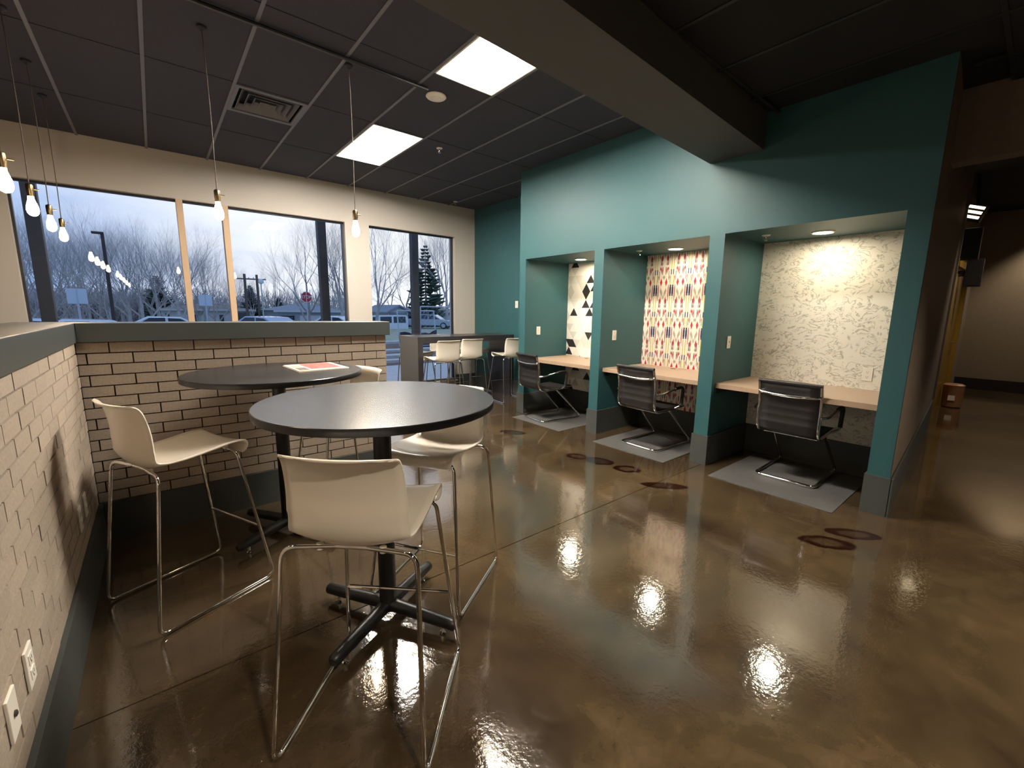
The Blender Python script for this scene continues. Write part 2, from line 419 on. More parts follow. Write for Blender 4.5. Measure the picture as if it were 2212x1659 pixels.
for i in range(NX):
    x0 = GX0+i*GDX; x1 = x0+GDX
    if x0 > X_REC: continue
    for j in range(4):
        y0 = GY0+j*GDY; y1 = y0+GDY
        if (i, j) in TROFF_CELLS: continue
        if (i, j) == VENT: y0 += .61
        tile(x0, min(x1, X_REC), y0, min(y1, YW), 'tile_dark')
for i in range(NX+1):
    x = GX0+i*GDX
    if x < X_REC: MB().box(x-.012, x+.012, GY0, YW, CEIL-.001, CEIL+.012).build('tee_bar', 'tee', cl)
for j in range(1, 4):
    y = GY0+j*GDY; MB().box(GX0, X_REC, y-.01, y+.01, CEIL, CEIL+.011).build('tee_bar', 'tile_dark', cl)
# near side of the beam: the same tiles in near-black, a little lower
LOW = 3.0
cl = struct(MB().box(-7, XB+.02, -7, 1.9, LOW+.03, LOW+.2).box(XB+.02, 4.75, -7, .6, LOW+.03, LOW+.2).build('ceiling_near', 'tile_black'), 'black suspended tile ceiling on the near side of the beam')
for i in range(10, 17):
    x0 = GX0+i*GDX
    for j in range(0, 5):
        y1 = 1.55-j*GDY
        if x0 < 3.4 or (x0 < 4.2 and y1 < .55): tile(x0, x0+GDX, y1-GDY, y1, 'tile_black', LOW)
for i in range(10, 18):
    x = GX0+i*GDX
    if x < 4.6: MB().box(x-.012, x+.012, -4.4, 1.63 if x < XB else .5, LOW-.001, LOW+.012).build('tee_bar', 'tee_black', cl)
for j in range(0, 5):
    y = 1.55-j*GDY; MB().box(GX0+10*GDX, XB if y > .5 else 4.6, y-.012, y+.012, LOW-.0005, LOW+.011).build('tee_bar', 'tee_black', cl)

# ---- bulkhead beam, very slightly out of square
k = .056
def by(x, y): return y+k*(x-XB)
struct(MB().hexa([(-7, by(-7, 1.635), 2.75), (XB, 1.635, 2.75), (XB, 2.08, 2.75), (-7, by(-7, 2.08), 2.75)],
                 [(-7, by(-7, 1.635), CEIL+.04), (XB, 1.635, CEIL+.04), (XB, 2.08, CEIL+.04), (-7, by(-7, 2.08), CEIL+.04)]).build('trim_beam', 'beam'), 'grey boxed-in ceiling beam running into the teal wall')

# ---- window wall with two openings
W1 = (-1.062, 2.356); W2 = (2.729, 4.298); HEAD, SILL1, SILL2 = 2.737, .30, .16
TOP = CEIL+.2
wb = struct(MB().box(-7, W1[0], YW, YW+.2, 0, TOP).box(W1[1], W2[0], YW, YW+.2, 0, TOP).box(W2[1], X_REC+.2, YW, YW+.2, 0, TOP)
            .box(W1[0], W1[1], YW, YW+.2, HEAD, TOP).box(W2[0], W2[1], YW, YW+.2, HEAD, TOP)
            .box(W1[0], W1[1], YW, YW+.2, 0, SILL1).box(W2[0], W2[1], YW, YW+.2, 0, SILL2).build('wall_back', 'cream_wall'), 'cream painted wall around the big windows')
struct(MB().box(-7, W2[0], YW-.015, YW, 0, BASE).box(W2[1], X_REC, YW-.015, YW, 0, BASE).build('baseboard_back', 'base_grey'))
def window(n, xa, xb, sill, mull, label):
    w = struct(empty('window_%d' % n, ((xa+xb)/2, YW+.1, sill)), label)
    def ch(b, nm, m):
        o = b.xf(Matrix.Translation((-(xa+xb)/2, -(YW+.1), -sill))).build(nm, m, w); return o
    y0, y1 = YW+.07, YW+.12; t = .022
    ch(MB().box(xa, xb, y0, y1, HEAD-t, HEAD), 'frame_head', 'window_frame'); ch(MB().box(xa, xb, y0, y1, sill, sill+t), 'frame_sill', 'alu')
    ch(MB().box(xa, xa+t, y0, y1, sill, HEAD), 'frame_jamb', 'window_frame'); ch(MB().box(xb-t, xb, y0, y1, sill, HEAD), 'frame_jamb', 'window_frame')
    ed = [xa+t]
    for (m0, m1) in mull:
        ch(MB().box(m0, m1, YW+.0, YW+.13, sill, HEAD), 'mullion', 'mullion'); ed += [m0, m1]
    ed.append(xb-t)
    for i in range(0, len(ed), 2):
        ch(MB().box(ed[i], ed[i+1], YW+.09, YW+.096, sill+t, HEAD-t), 'pane', 'glass')
    ch(MB().box(xa-.02, xb+.02, YW-.04, YW+.07, sill-.025, sill), 'window_sill', 'white_trim')
window(1, W1[0], W1[1], SILL1, [(.33, .395), (.80, .868)], 'wide three-light window behind the brick half wall')
window(2, W2[0], W2[1], SILL2, [], 'tall single-pane window behind the bar counter')

# ---- teal recess wall and other outer walls
struct(MB().box(X_REC, X_REC+.15, 4.6, YW+.2, 0, TOP).build('wall_recess', 'teal'), 'teal wall beside the bar counter')
struct(MB().box(X_REC-.014, X_REC, 4.7, YW, 0, BASE).build('baseboard_recess', 'base_grey'))
struct(MB().box(-7.2, -7, -7, 7.1, 0, TOP).build('wall_left', 'cream_wall'))
struct(MB().box(-7, 13, -7.2, -7, 0, CEIL+.2).build('wall_rear', 'cream_wall'))

# ---- booth block
YB = [(.55, .681), (1.886, 2.023), (3.225, 3.36), (4.555, 4.68)]
HOP, XBK = 2.131, 4.8
SK = [(XB, YB[0][0]), (4.95, YB[0][0]+.07), (4.95, YB[0][1]), (XB, YB[0][1])]
bw = MB().box(XB, 4.95, YB[0][1], YB[3][1], HOP, TOP).prism(SK, HOP, TOP).prism(SK, 0, HOP)
for (a, b) in YB[1:]: bw.box(XB, 4.95, a, b, 0, HOP)
for i in range(3): bw.box(XBK, 4.95, YB[i][1], YB[i+1][0], 0, HOP)
wbooth = struct(bw.build('wall_booth', 'teal'), 'teal wall with three study alcoves cut into it')
for i, (a, b) in enumerate(YB):
    x1 = XBK
    mb = MB().box(XB-.014, XB, a-.012, b+.012, 0, .286)
    if i > 0: mb.box(XB, x1, a-.012, a, 0, .286)
    if i < 3: mb.box(XB, x1, b, b+.012, 0, .286)
    mb.build('baseboard', 'base_grey', wbooth)
PAPER_LABEL = ('', 'white wallpaper with pale grey feather swirls', 'white wallpaper with red, navy and yellow arrow columns', 'white wallpaper with black and grey triangles')
for i in range(3):
    a, b = YB[i][1], YB[i+1][0]
    MB().box(XBK-.012, XBK, a+.012, b-.012, 0, .286).build('baseboard', 'base_grey', wbooth)
    p = MB().box(XBK-.004, XBK, a, b, .286, HOP).build('wallpaper', 'paper%d' % (3-i), wbooth); p['label'] = PAPER_LABEL[i+1]

# ---- corridor at the right
CX1, CY1 = 8.3, .86
def cy(x): return .533+(x-XB)*(CY1-.533)/(CX1-XB)
struct(MB().hexa([(XB+.002, .548, 0), (CX1, CY1-.008, 0), (CX1, CY1+.1, 0), (4.9, .675, 0)], [(XB+.002, .548, CEIL), (CX1, CY1-.008, 3.5), (CX1, CY1+.1, 3.5), (4.9, .675, CEIL)]).build('wall_corridor', 'taupe'), 'taupe corridor wall around the corner from the alcoves')
struct(MB().hexa([(XB-.014, .528, 0), (CX1, CY1-.022, 0), (CX1, CY1-.008, 0), (XB-.014, .542, 0)], [(XB-.014, .528, .286), (CX1, CY1-.022, .286), (CX1, CY1-.008, .286), (XB-.014, .542, .286)]).build('baseboard_corridor', 'base_grey'))
struct(MB().box(CX1, CX1+.03, CY1-.03, CY1+.02, .29, 3.5).build('trim_corner_guard', 'alu'), 'pale metal guard on the corridor corner')
struct(MB().box(4.62, 4.78, -7, .60, 2.54, LOW+.1).build('wall_header', 'taupe'), 'taupe header over the corridor opening')
struct(MB().box(4.7, 13, -7, 3, 3.43, 3.6).build('ceiling_corridor', 'tile_black'))
struct(MB().box(12.7, 12.9, -7, 3, 0, 3.5).build('wall_corridor_end', 'far_wall'), 'tan wall at the far end of the corridor')
struct(MB().box(12.68, 12.7, -7, 3, 0, .22).build('baseboard_corridor_end', 'dark_wood'))
struct(MB().box(CX1+.03, 12.7, 1.03, 1.2, 0, 3.5).build('wall_corridor_far', 'taupe'))
d = struct(empty('door_1', (9.3, .97, 0)), 'mustard coloured door and frame down the corridor')
MB().box(-.75, .95, -.04, .04, 0, 2.15).build('door_leaf', 'gold_door', d)
MB().box(-.85, -.75, -.09, .09, 0, 2.25).build('door_frame', 'gold_door', d); MB().box(.95, 1.05, -.09, .09, 0, 2.25).build('door_frame', 'gold_door', d); MB().box(-.85, 1.05, -.09, .09, 2.15, 2.25).build('door_frame', 'gold_door', d)
MB().tube(fillet([(.7, -.04, 1.02), (.7, -.1, 1.02), (.58, -.1, 1.02)], .02), .012).build('door_handle', 'chrome', d, True)

# ---- brick half walls
HW_X1 = 1.485
CO = .0651; BL = .2035; J = .007
def brick_mesh(w, along):
    g = .009; h = CO-J
    b = MB()
    a = w/2
    if along == 'x':
        b.hexa([(-a, -g, -h/2), (a, -g, -h/2), (a, .02, -h/2), (-a, .02, -h/2)], [(-a, -g, h/2), (a, -g, h/2), (a, .02, h/2), (-a, .02, h/2)])
    else:
        b.hexa([(-.02, -a, -h/2), (g, -a, -h/2), (g, a, -h/2), (-.02, a, -h/2)], [(-.02, -a, h/2), (g, -a, h/2), (g, a, h/2), (-.02, a, h/2)])
    return b
bm_cache = {}
def brick(parent, along, c0, c1, z):
    w = round(c1-c0-J, 3)
    if w < .012: return
    k = (w, along)
    if k not in bm_cache: o = brick_mesh(w, along).build('brick', 'brick', parent); bm_cache[k] = o.data
    else: o = bpy.data.objects.new('brick', bm_cache[k]); COL.objects.link(o); o.parent = parent
    m = (c0+c1)/2; j = random.uniform(-.0012, .0012)
    o.location = (m, YH+.009+j, z) if along == 'x' else (XHL-.009+j, m, z)
hb = struct(MB().box(XHL-.009, HW_X1-.004, YH+.009, YH+.25, 0, CAPB).build('wall_partition_back', 'mortar'), 'brick half wall behind the round tables')
hl = struct(MB().box(XHL-.25, XHL-.009, -.6, YH+.25, 0, CAPB).build('wall_partition_left', 'mortar'), 'brick half wall along the left')
for r in range(15):
    z = CAPB-CO*(r+.5)
    off = -.228 if r % 2 == 0 else -.329
    x = off-BL
    while x < HW_X1:
        a, b = max(x, XHL-.002), min(x+BL, HW_X1)
        if b-a > .015: brick(hb, 'x', a, b, z)
        x += BL
    y = (2.049 if r % 2 == 0 else 1.946)-7*BL
    while y < YH:
        a, b = y, min(y+BL, YH-.003)
        if b-a > .015: brick(hl, 'y', a, b, z)
        y += BL
# return end of the back half wall (faces +x)
for r in range(15):
    z = CAPB-CO*(r+.5); cuts = [YH+.009, YH+.10, YH+.25] if r % 2 == 0 else [YH+.009, YH+.2, YH+.25]
    for a, b in zip(cuts, cuts[1:]):
        o = MB().box(-.012, .0, -(b-a-J)/2, (b-a-J)/2, -(CO-J)/2, (CO-J)/2).build('brick', 'brick', hb); o.location = (HW_X1+.002, (a+b)/2, z)
struct(MB().box(XHL+.012, 1.512, YH-.028, YH+.27, CAPB, CAPT).build('trim_cap_back', 'cap_grey', bevel=.003), 'dark grey cap along the back half wall')
struct(MB().box(XHL-.27, XHL+.012, -.6, YH+.27, CAPB, CAPT).build('trim_cap_left', 'cap_grey', bevel=.003), 'dark grey cap along the left half wall')
struct(MB().box(XHL, HW_X1, YH-.016, YH+.005, 0, BASE).build('baseboard_partition_back', 'base_grey'))
struct(MB().box(XHL-.005, XHL+.016, -.6, YH, 0, BASE).build('baseboard_partition_left', 'base_grey'))

# ================================================================== LIGHT FITTINGS
def troffer(i, j, label):
    x0 = GX0+i*GDX+.012; y0 = GY0+j*GDY+.012; w = GDX-.024; h = GDY-.024
    t = thing('ceiling_troffer', label, 'ceiling light', (x0+w/2, y0+h/2, CEIL), 0)
    a, b = w/2, h/2
    MB().box(-a, a, -b, -b+.012, -.004, .02).box(-a, a, b-.012, b, -.004, .02).box(-a, -a+.012, -b, b, -.004, .02).box(a-.012, a, -b, b, -.004, .02).build('frame', 'reflector', t)
    G = []
    for k in range(13):
        u = -1+2*k/12; z = .012+.085*(1-abs(u)**2.2)
        G.append([(u*(a-.012), -b+.012, z), (u*(a-.012), b-.012, z)])
    MB().grid(G).build('reflector', 'troffer_side', t, True)
    MB().box(-a*.42, a*.42, -b+.014, b-.014, .018, .055).build('diffuser', 'troffer_glow', t)
    for y_ in (-b, b-.004): MB().box(-a, a, y_, y_+.004, 0, .1).build('end_plate', 'reflector', t)
    return t
troffer(11, 2, 'square glowing ceiling light panel above the tall windows, behind the hanging bulb cord')
troffer(11, 0, 'glowing ceiling light panel tucked against the grey beam')

# round air diffuser panel
vx, vy = GX0+VENT[0]*GDX+.29, GY0+VENT[1]*GDY+.305
t = thing('air_vent', 'square stepped ceiling air vent in the dark tiles', 'vent', (vx, vy, CEIL))
MB().box(-.28, .28, -.295, -.25, -.004, .012).box(-.28, .28, .25, .295, -.004, .012).box(-.28, -.25, -.25, .25, -.004, .012).box(.25, .28, -.25, .25, -.004, .012).build('frame', 'tee', t)
MB().box(-.25, .25, -.25, .25, .07, .08).build('backing', 'black_metal', t)
for q in (.225, .17, .115, .06):
    b = MB()
    for s1 in range(4):
        c, s = (1, 0, -1, 0)[s1], (0, 1, 0, -1)[s1]
        pts = [(q, -q, .0), (q, q, .0), (q-.03, q-.03, .045), (q-.03, -q+.03, .045)]
        b.quad(*[(p[0]*c-p[1]*s, p[0]*s+p[1]*c, p[2]) for p in pts])
    b.build('louver', 'tee', t, solid=.004)

# ceiling speaker, sprinklers
t = thing('ceiling_speaker', 'round white ceiling speaker between the two light panels', 'speaker', (2.06, 3.59, CEIL))
MB().lathe([(.085, .003), (.088, -.004), (.08, -.012), (.05, -.016), (.048, -.014)], 32).build('grille', 'plate', t, True)
MB().lathe([(.04, -.012), (.038, -.02), (.02, -.022)], 24).build('centre_cap', 'plate', t, True)
def sprinkler(loc, label, name='sprinkler_head'):
    t = thing(name, label, 'sprinkler', loc)
    MB().lathe([(.034, 0), (.034, -.004), (.022, -.01), (.014, -.012)], 20).build('escutcheon', 'plate', t, True)
    MB().lathe([(.008, -.01), (.008, -.035), (.004, -.045)], 10).build('stem', 'chrome', t, True)
    MB().lathe([(.018, -.046), (.018, -.049)], 12).build('deflector', 'chrome', t)
sprinkler((2.69, 4.63, CEIL), 'small white sprinkler head right of the far light panel')
sprinkler((4.12, 6.59, CEIL), 'small white sprinkler head in the ceiling above the narrow window')
sprinkler((4.29, 1.68, HOP), 'small sprinkler head in the alcove with feather wallpaper')
sprinkler((4.336, 3.03, HOP), 'small sprinkler head in the alcove with arrow wallpaper')

# alcove downlights
for (y, nm) in ((1.30, 'feather'), (2.66, 'arrow'), (4.03, 'triangle')):
    t = thing('downlight', 'round warm downlight over the desk with %s wallpaper' % nm, 'downlight', (4.47, y, HOP))
    MB().lathe([(.085, .0), (.088, -.004), (.075, -.01), (.066, -.006), (.066, -.001)], 32).build('trim_ring', 'plate', t, True)
    MB().lathe([(.066, -.003), (.03, -.005)], 32).build('lens', 'down_glow', t, True)
def spot(t, power, ang=95, z=-.03, blend=.6):
    l = bpy.data.lights.new('lamp', 'SPOT'); l.energy = power; l.color = (1, .87, .70); l.spot_size = math.radians(ang); l.spot_blend = blend; l.shadow_soft_size = .07
    o = bpy.data.objects.new('lamp', l); COL.objects.link(o); o.parent = t; o.location = (0, 0, z)
# corridor downlights, plus added unseen ones that brighten floor, wall and stools
for i, (x, y, s) in enumerate(((8.9, .05, 1), (12.2, -.15, 1), (6.6, -1.9, 1), (3.1, -1.3, 1), (1.2, -2.0, 1), (.45, -.75, 1), (4.2, -.95, 1))):
    t = thing('corridor_or_fill_light', ('round warm downlight in the dark corridor ceiling, mirrored in the floor', 'round warm downlight near the end wall of the corridor', 'added unseen downlight in the dark ceiling by the corridor mouth', 'added downlight in the black tiles, unseen off to the right', 'added unseen downlight in the black tiles behind the camera', 'added unseen downlight in the black tiles just above the camera', 'added unseen downlight in the black tiles before the corridor header')[i], 'downlight', (x, y, 3.43 if x > 5.3 else LOW))
    MB().lathe([(.11, .0), (.112, -.006), (.095, -.012)], 24).build('trim_ring', 'plate', t, True)
    MB().lathe([(.094, -.008), (.04, -.01)], 24).build('lens', 'down_glow', t, True)
    spot(t, SPOT*(1.7 if x < 1 else 1), 115 if x < 4 else 100)

# pendants: bare bulbs on long cords
def make_pendant(loc, L):
    t = empty('pendant_bulb', loc)
    z1 = (CEIL if loc[1] > 1.9 else LOW)-loc[2]
    pts = [(0, 0, .135)]+[(.006*math.sin(3*k/6), .004*math.sin(2+2.3*k/6), .135+(z1-.135)*k/6) for k in range(1, 6)]+[(0, 0, z1)]
    MB().tube(spline(pts, 4), .0032, 6).build('cord', 'cord', t, True)
    MB().lathe([(.03, z1), (.03, z1-.01), (.012, z1-.022), (.005, z1-.03)], 16).build('canopy', 'tile_dark', t, True)
    s = MB().lathe([(.006, .145), (.017, .138), (.019, .13), (.019, .085), (.0175, .08), (.0175, .062)], 16).build('socket', 'brass', t, True)
    MB().tube([(.018, 0, .11), (.045, 0, .11)], .0035, 6).build('switch_key', 'brass', s)
    MB().lathe([(.006, -.062), (.019, -.056), (.028, -.042), (.031, -.022), (.029, .0), (.022, .025), (.016, .045), (.0145, .064)], 18).build('bulb', 'bulb_glow', t, True)
    return t
PEND = [((1.315, 3.60, 2.07), 'bare glowing bulb on a cord in front of the pillar between the windows'),
        ((.418, 3.78, 2.10), 'bare glowing bulb on a cord in front of the window mullions'),
        ((-.545, 3.58, 2.08), 'bare glowing bulb cut by the left edge, largest of the corner bulbs'),
        ((-.56, 4.36, 2.08), 'second largest glowing bulb in the corner row, in front of the window edge'),
        ((-.57, 5.14, 2.08), 'third glowing bulb of the corner row, in front of the outside column'),
        ((-.58, 5.84, 2.08), 'smallest and lowest glowing bulb of the corner row')]
for l, lab in PEND: tag(make_pendant(l, 0), lab, 'pendant light', 'bare bulb pendants over the half walls')
for y in (2.0, .85, -.6, -2.1, -3.6):
    tag(make_pendant((-.5, y, 2.08), 0), 'bare glowing bulb over the left half wall, seen mirrored in the window glass', 'pendant light', 'bulbs mirrored in the window')
c = MB().tube([(-1.5, 3.44, CEIL-.018), (1.93, 3.50, CEIL-.018)], .014, 8).build('conduit', 'black_metal', None, True)
tag(c, 'thin dark conduit running across the ceiling near the pendants', 'conduit')

# ================================================================== FURNITURE
# ---- white shell bar stools on chrome sled frames
def make_stool():
    t = empty('bar_stool')
    prof = [(0, .196, .705), (0, .211, .716), (0, .219, .734), (0, .212, .750), (0, .19, .757), (0, .13, .756), (0, .05, .746), (0, -.04, .736), (0, -.11, .733), (0, -.155, .738), (0, -.187, .756),
            (0, -.203, .79), (0, -.207, .83), (0, -.208, .88), (0, -.214, .93), (0, -.225, .98), (0, -.238, 1.006), (0, -.255, 1.018), (0, -.268, 1.018)]
    P = spline(prof, 3); m = len(P); G = []
    for i, p in enumerate(P):
        s = i/(m-1)
        hw = .184+.010*math.sin(PI*min(1, s*1.5)) if s < .66 else .188-.014*(s-.66)/.34
        if s > .93: hw -= .03*((s-.93)/.07)**2
        if s < .06: hw -= .012*((.06-s)/.06)**2
        back = max(0, min(1, (s-.5)/.12))
        row = []
        for j in range(15):
            u = -1+2*j/14
            z = p.z+(1-back)*(.016*u*u if s > .18 else .016*u*u*s/.18)-(.022*(1-u*u)*math.exp(-((s-.5)/.1)**2))
            y = p.y+back*.028*u*u
            row.append((u*hw, y, z))
        G.append(row)
    MB().grid(G).build('seat_shell', 'white_plastic', t, 2, solid=.008)
    for s in (-1, 1):
        path = fillet([(s*.05, -.165, .711), (s*.212, -.185, .709), (s*.243, -.265, .009), (s*.243, .265, .009), (s*.178, .165, .722), (s*.05, .16, .724)], .045, 6)
        MB().tube(path, .0078, 10).build('sled_leg', 'chrome', t, True)
    MB().tube([(-.06, -.165, .711), (.06, -.165, .711)], .0078, 8).build('rear_rail', 'chrome', t, True)
    MB().tube([(-.06, .16, .724), (.06, .16, .724)], .0078, 8).build('front_rail', 'chrome', t, True)
    f = .30
    xx, yy = .243-(.243-.178)*f/.713, .265-(.265-.165)*f/.713
    MB().tube([(-xx, yy, f), (xx, yy, f)], .0065, 8).build('footrest', 'chrome', t, True)
    for (x, y, z) in ((-.1, -.165, .712), (.1, -.165, .712), (-.1, .16, .735), (.1, .16, .735)):
        MB().lathe([(.006, -.016), (.011, -.013), (.011, .006)], 10, (x, y, z)).build('seat_pad', 'white_plastic', t, True)
    return t
def facing(dx, dy): return math.atan2(dy, dx)-PI/2
stool = make_stool()
STOOLS = [((.515, 1.375), facing(.69, .72), 'white shell bar stool nearest the camera, its back turned to us'),
          ((.03, 2.59), facing(.916, .40), 'white shell bar stool seen from the side by the left brick wall'),
          ((1.055, 1.895), facing(-.84, -.55), 'white shell bar stool tucked under the right side of the near round table'),
          ((.925, 2.99), facing(-.98, -.15), 'white shell bar stool half hidden behind the table with the newspaper'),
          ((3.15, 5.43), facing(.05, 1), 'white bar stool at the near end of the dark counter, left of the three'),
          ((3.67, 5.60), facing(.08, 1), 'white bar stool at the middle of the dark counter'),
          ((4.38, 5.44), facing(.1, 1), 'white bar stool at the counter partly cut off by the teal pillar'),
          ((3.27, 6.46), facing(0, -1), 'bar stool on the window side of the counter, at its left end'),
          ((3.80, 6.46), facing(0, -1), 'bar stool on the window side of the counter, middle one'),
          ((4.36, 6.42), facing(0, -1), 'bar stool on the window side of the counter, by the teal wall')]
for i, (p, a, lab) in enumerate(STOOLS):
    o = stool if i == 0 else copy_tree(stool)
    o.location = (p[0], p[1], 0); o.rotation_euler = (0, 0, a)
    tag(o, lab, 'bar stool', 'white shell bar stools')

# ---- round bar tables
def make_table():
    t = empty('round_bar_table'); R = .488; z = 1.05
    top = MB().lathe([(R-.002, z-.030), (R, z-.028), (R, z-.002), (R-.002, z), (R-.03, z), (R*.5, z)], 96).build('table_top', 'black_laminate', t, True)
    MB().lathe([(R+.0003, z-.0285), (R+.0008, z-.027), (R+.0008, z-.004), (R+.0003, z-.0025)], 96).build('edge_band', 'black_edge', top, True)
    MB().lathe([(.0385, .05), (.0385, 1.0)], 28).build('pole', 'black_metal', t, True)
    MB().box(-.15, .15, -.03, .03, z-.05, z-.03).box(-.03, .03, -.15, .15, z-.05, z-.03).build('top_bracket', 'black_metal', t)
    for k in range(4):
        a = k*PI/2; c, s = math.cos(a), math.sin(a)
        b = MB().tube([(.02*c, .02*s, .072), (.325*c, .325*s, .060), (.35*c, .35*s, .058), (.358*c, .358*s, .057)], [.03, .026, .025, .018], 14)
        l = b.build('base_leg', 'black_metal', t, True)
        MB().lathe([(.012, 0), (.014, .006), (.008, .01), (.008, .035)], 10, (.29*c, .29*s, 0)).build('foot_glide', 'chrome', l, True)
    return t
tb = make_table(); tb.location = (.722, 1.775, 0); tb.rotation_euler = (0, 0, math.radians(30)); tag(tb, 'black round bar table nearest the camera, pale window light on its top', 'table', 'round bar tables')
t2 = copy_tree(tb); t2.location = (.553, 2.955, 0); t2.rotation_euler = (0, 0, math.radians(30)); tag(t2, 'black round bar table by the brick wall with a newspaper on it', 'table', 'round bar tables')

# ---- newspaper
n = thing('newspaper', 'folded newspaper with a reddish picture lying on the far round table', 'newspaper', (.79, 3.01, 1.05), math.radians(2))
MB().box(-.155, .155, -.185, .185, .0, .004).build('page', 'paper', n); MB().box(-.15, .155, -.18, .18, .004, .008).build('page', 'paper', n)
MB().box(-.06, .13, -.12, .172, .008, .0085).build('picture', 'ink_red', n)
MB().box(-.135, -.075, -.15, -.02, .008, .0085).build('picture', 'ink_grey', n)
for i in range(6): MB().box(-.135, -.08, .0+i*.022, .01+i*.022, .008, .0084).build('text_line', 'ink_grey', n)

# ---- bar counter
t = thing('bar_counter', 'long dark waterfall bar counter under the windows', 'counter', (3.8, 6.02, 0))
MB().box(-.88, .925, -.30, .30, .95, 1.045).build('counter_top', 'counter', t, bevel=.002)
MB().box(-.88, -.80, -.30, .30, 0, .95).build('end_panel', 'counter', t); MB().box(-.884, -.88, -.295, .295, 0, 1.04).build('end_cladding', 'counter_side', t)
MB().box(.845, .925, -.30, .30, 0, .95).build('end_panel', 'counter', t)

# ---- desks, mats, chairs in the alcoves
WP = ('feather', 'arrow', 'triangle')
for i in range(3):
    a, b = YB[i][1], YB[i+1][0]
    t = thing('built_in_desk', 'light wood wall desk in the alcove with %s wallpaper' % WP[i], 'desk', ((XBK+4.02)/2, (a+b)/2, .745), 0, 'alcove desks')
    w = (b-a)/2-.001; h = (XBK-4.02)/2-.0045
    MB().box(-h, h, -w, w, 0, .045).build('desk_top', 'desk_top', t, bevel=.002)
    MB().box(-h+.03, h, -w, -w+.02, -.05, 0).box(-h+.03, h, w-.02, w, -.05, 0).build('support_cleat', 'black_metal', t)
    MB().lathe([(.03, .044), (.031, .048), (.024, .049)], 20, (h-.12, .08, 0)).build('cable_grommet', 'grommet', t, True)
for (x0, x1, y0, y1, nm) in ((3.705, 4.72, .80, 1.73, 'feather'), (3.68, 4.72, 2.16, 3.04, 'arrow'), (3.665, 4.72, 3.56, 4.46, 'triangle')):
    m = MB().box(x0, x1, y0, y1, 0.0005, .005).build('chair_mat', 'floor_mat', bevel=.002)
    tag(m, 'grey plastic chair mat on the floor of the %s wallpaper alcove' % nm, 'floor mat', 'alcove chair mats')

def make_chair():
    t = empty('visitor_chair'); W_ = .228
    base = fillet([(-.20, -.06, .405), (-W_, .345, .016), (-W_, -.31, .013), (W_, -.31, .013), (W_, .345, .016), (.20, -.06, .405)], .07, 7)
    MB().tube(base, .0125, 12).build('sled_base', 'chrome', t, True)
    MB().tube([(-.20, -.06, .405), (.20, -.06, .405)], .010, 10).build('seat_rail', 'chrome', t, True)
    MB().tube([(-.20, -.27, .410), (.20, -.27, .410)], .008, 10).build('seat_rail', 'chrome', t, True)
    # side rails: seat edge, up round the bend, along the back
    side = [(0, .15, .445), (0, .0, .437), (0, -.2, .428), (0, -.29, .425), (0, -.35, .445), (0, -.378, .50), (0, -.376, .58), (0, -.378, .68), (0, -.40, .79), (0, -.425, .872)]
    sp = spline(side, 5)
    for s in (-1, 1):
        MB().tube([(s*.226, p.y, p.z) for p in sp], .0125, 10).build('side_rail', 'chrome', t, True)
    # ribbed sling
    P = spline([(0, p[1], p[2]) for p in side], 12); G = []; L = 0
    for i, p in enumerate(P):
        tg = (P[min(i+1, len(P)-1)]-P[max(i-1, 0)]).normalized(); nrm = Vector((0, -tg.z, tg.y))
        if i: L += (P[i]-P[i-1]).length
        w = .0045*abs(math.sin(PI*L/.066))**.6
        G.append([(x*.214, (p+nrm*(.004-w*1.0)).y, (p+nrm*(.004-w)).z) for x in [-1+2*k/6 for k in range(7)]])
    MB().grid(G).build('ribbed_sling', 'black_leather', t, True, solid=.012)
    MB().tube([(-.232, -.428, .876), (.232, -.428, .876)], .0145, 12).build('top_bar', 'black_leather', t, True)
    cb = spline([(-.226, -.402, .79), (-.19, -.418, .775), (0, -.425, .765), (.19, -.418, .775), (.226, -.402, .79)], 5)
    MB().tube(cb, .011, 10).build('cross_bar', 'chrome', t, True)
    for s in (-1, 1):
        arm = fillet([(s*.235, -.385, .615), (s*.275, -.33, .62), (s*.285, -.10, .665), (s*.285, .03, .668), (s*.285, .0, .47), (s*.235, -.02, .438)], .07, 6)
        a = MB().tube(arm, .010, 10).build('armrest', 'chrome', t, True)
        n = len(arm); MB().tube(arm[10:n-6], .0165, 10).build('arm_pad', 'black_leather', a, True)
    return t
ch = make_chair()
CH = [((4.40, 1.265), -PI/2+.02, 'black ribbed chrome chair at the desk with feather wallpaper'), ((4.20, 2.59), -PI/2-.04, 'black ribbed chrome chair at the desk with arrow wallpaper'), ((4.10, 4.14), -PI/2-.12, 'black ribbed chrome chair at the desk with triangle wallpaper')]
for i, (p, a, lab) in enumerate(CH):
    o = ch if i == 0 else copy_tree(ch)
    o.location = (p[0], p[1], .0052); o.rotation_euler = (0, 0, a); tag(o, lab, 'chair', 'alcove chairs')

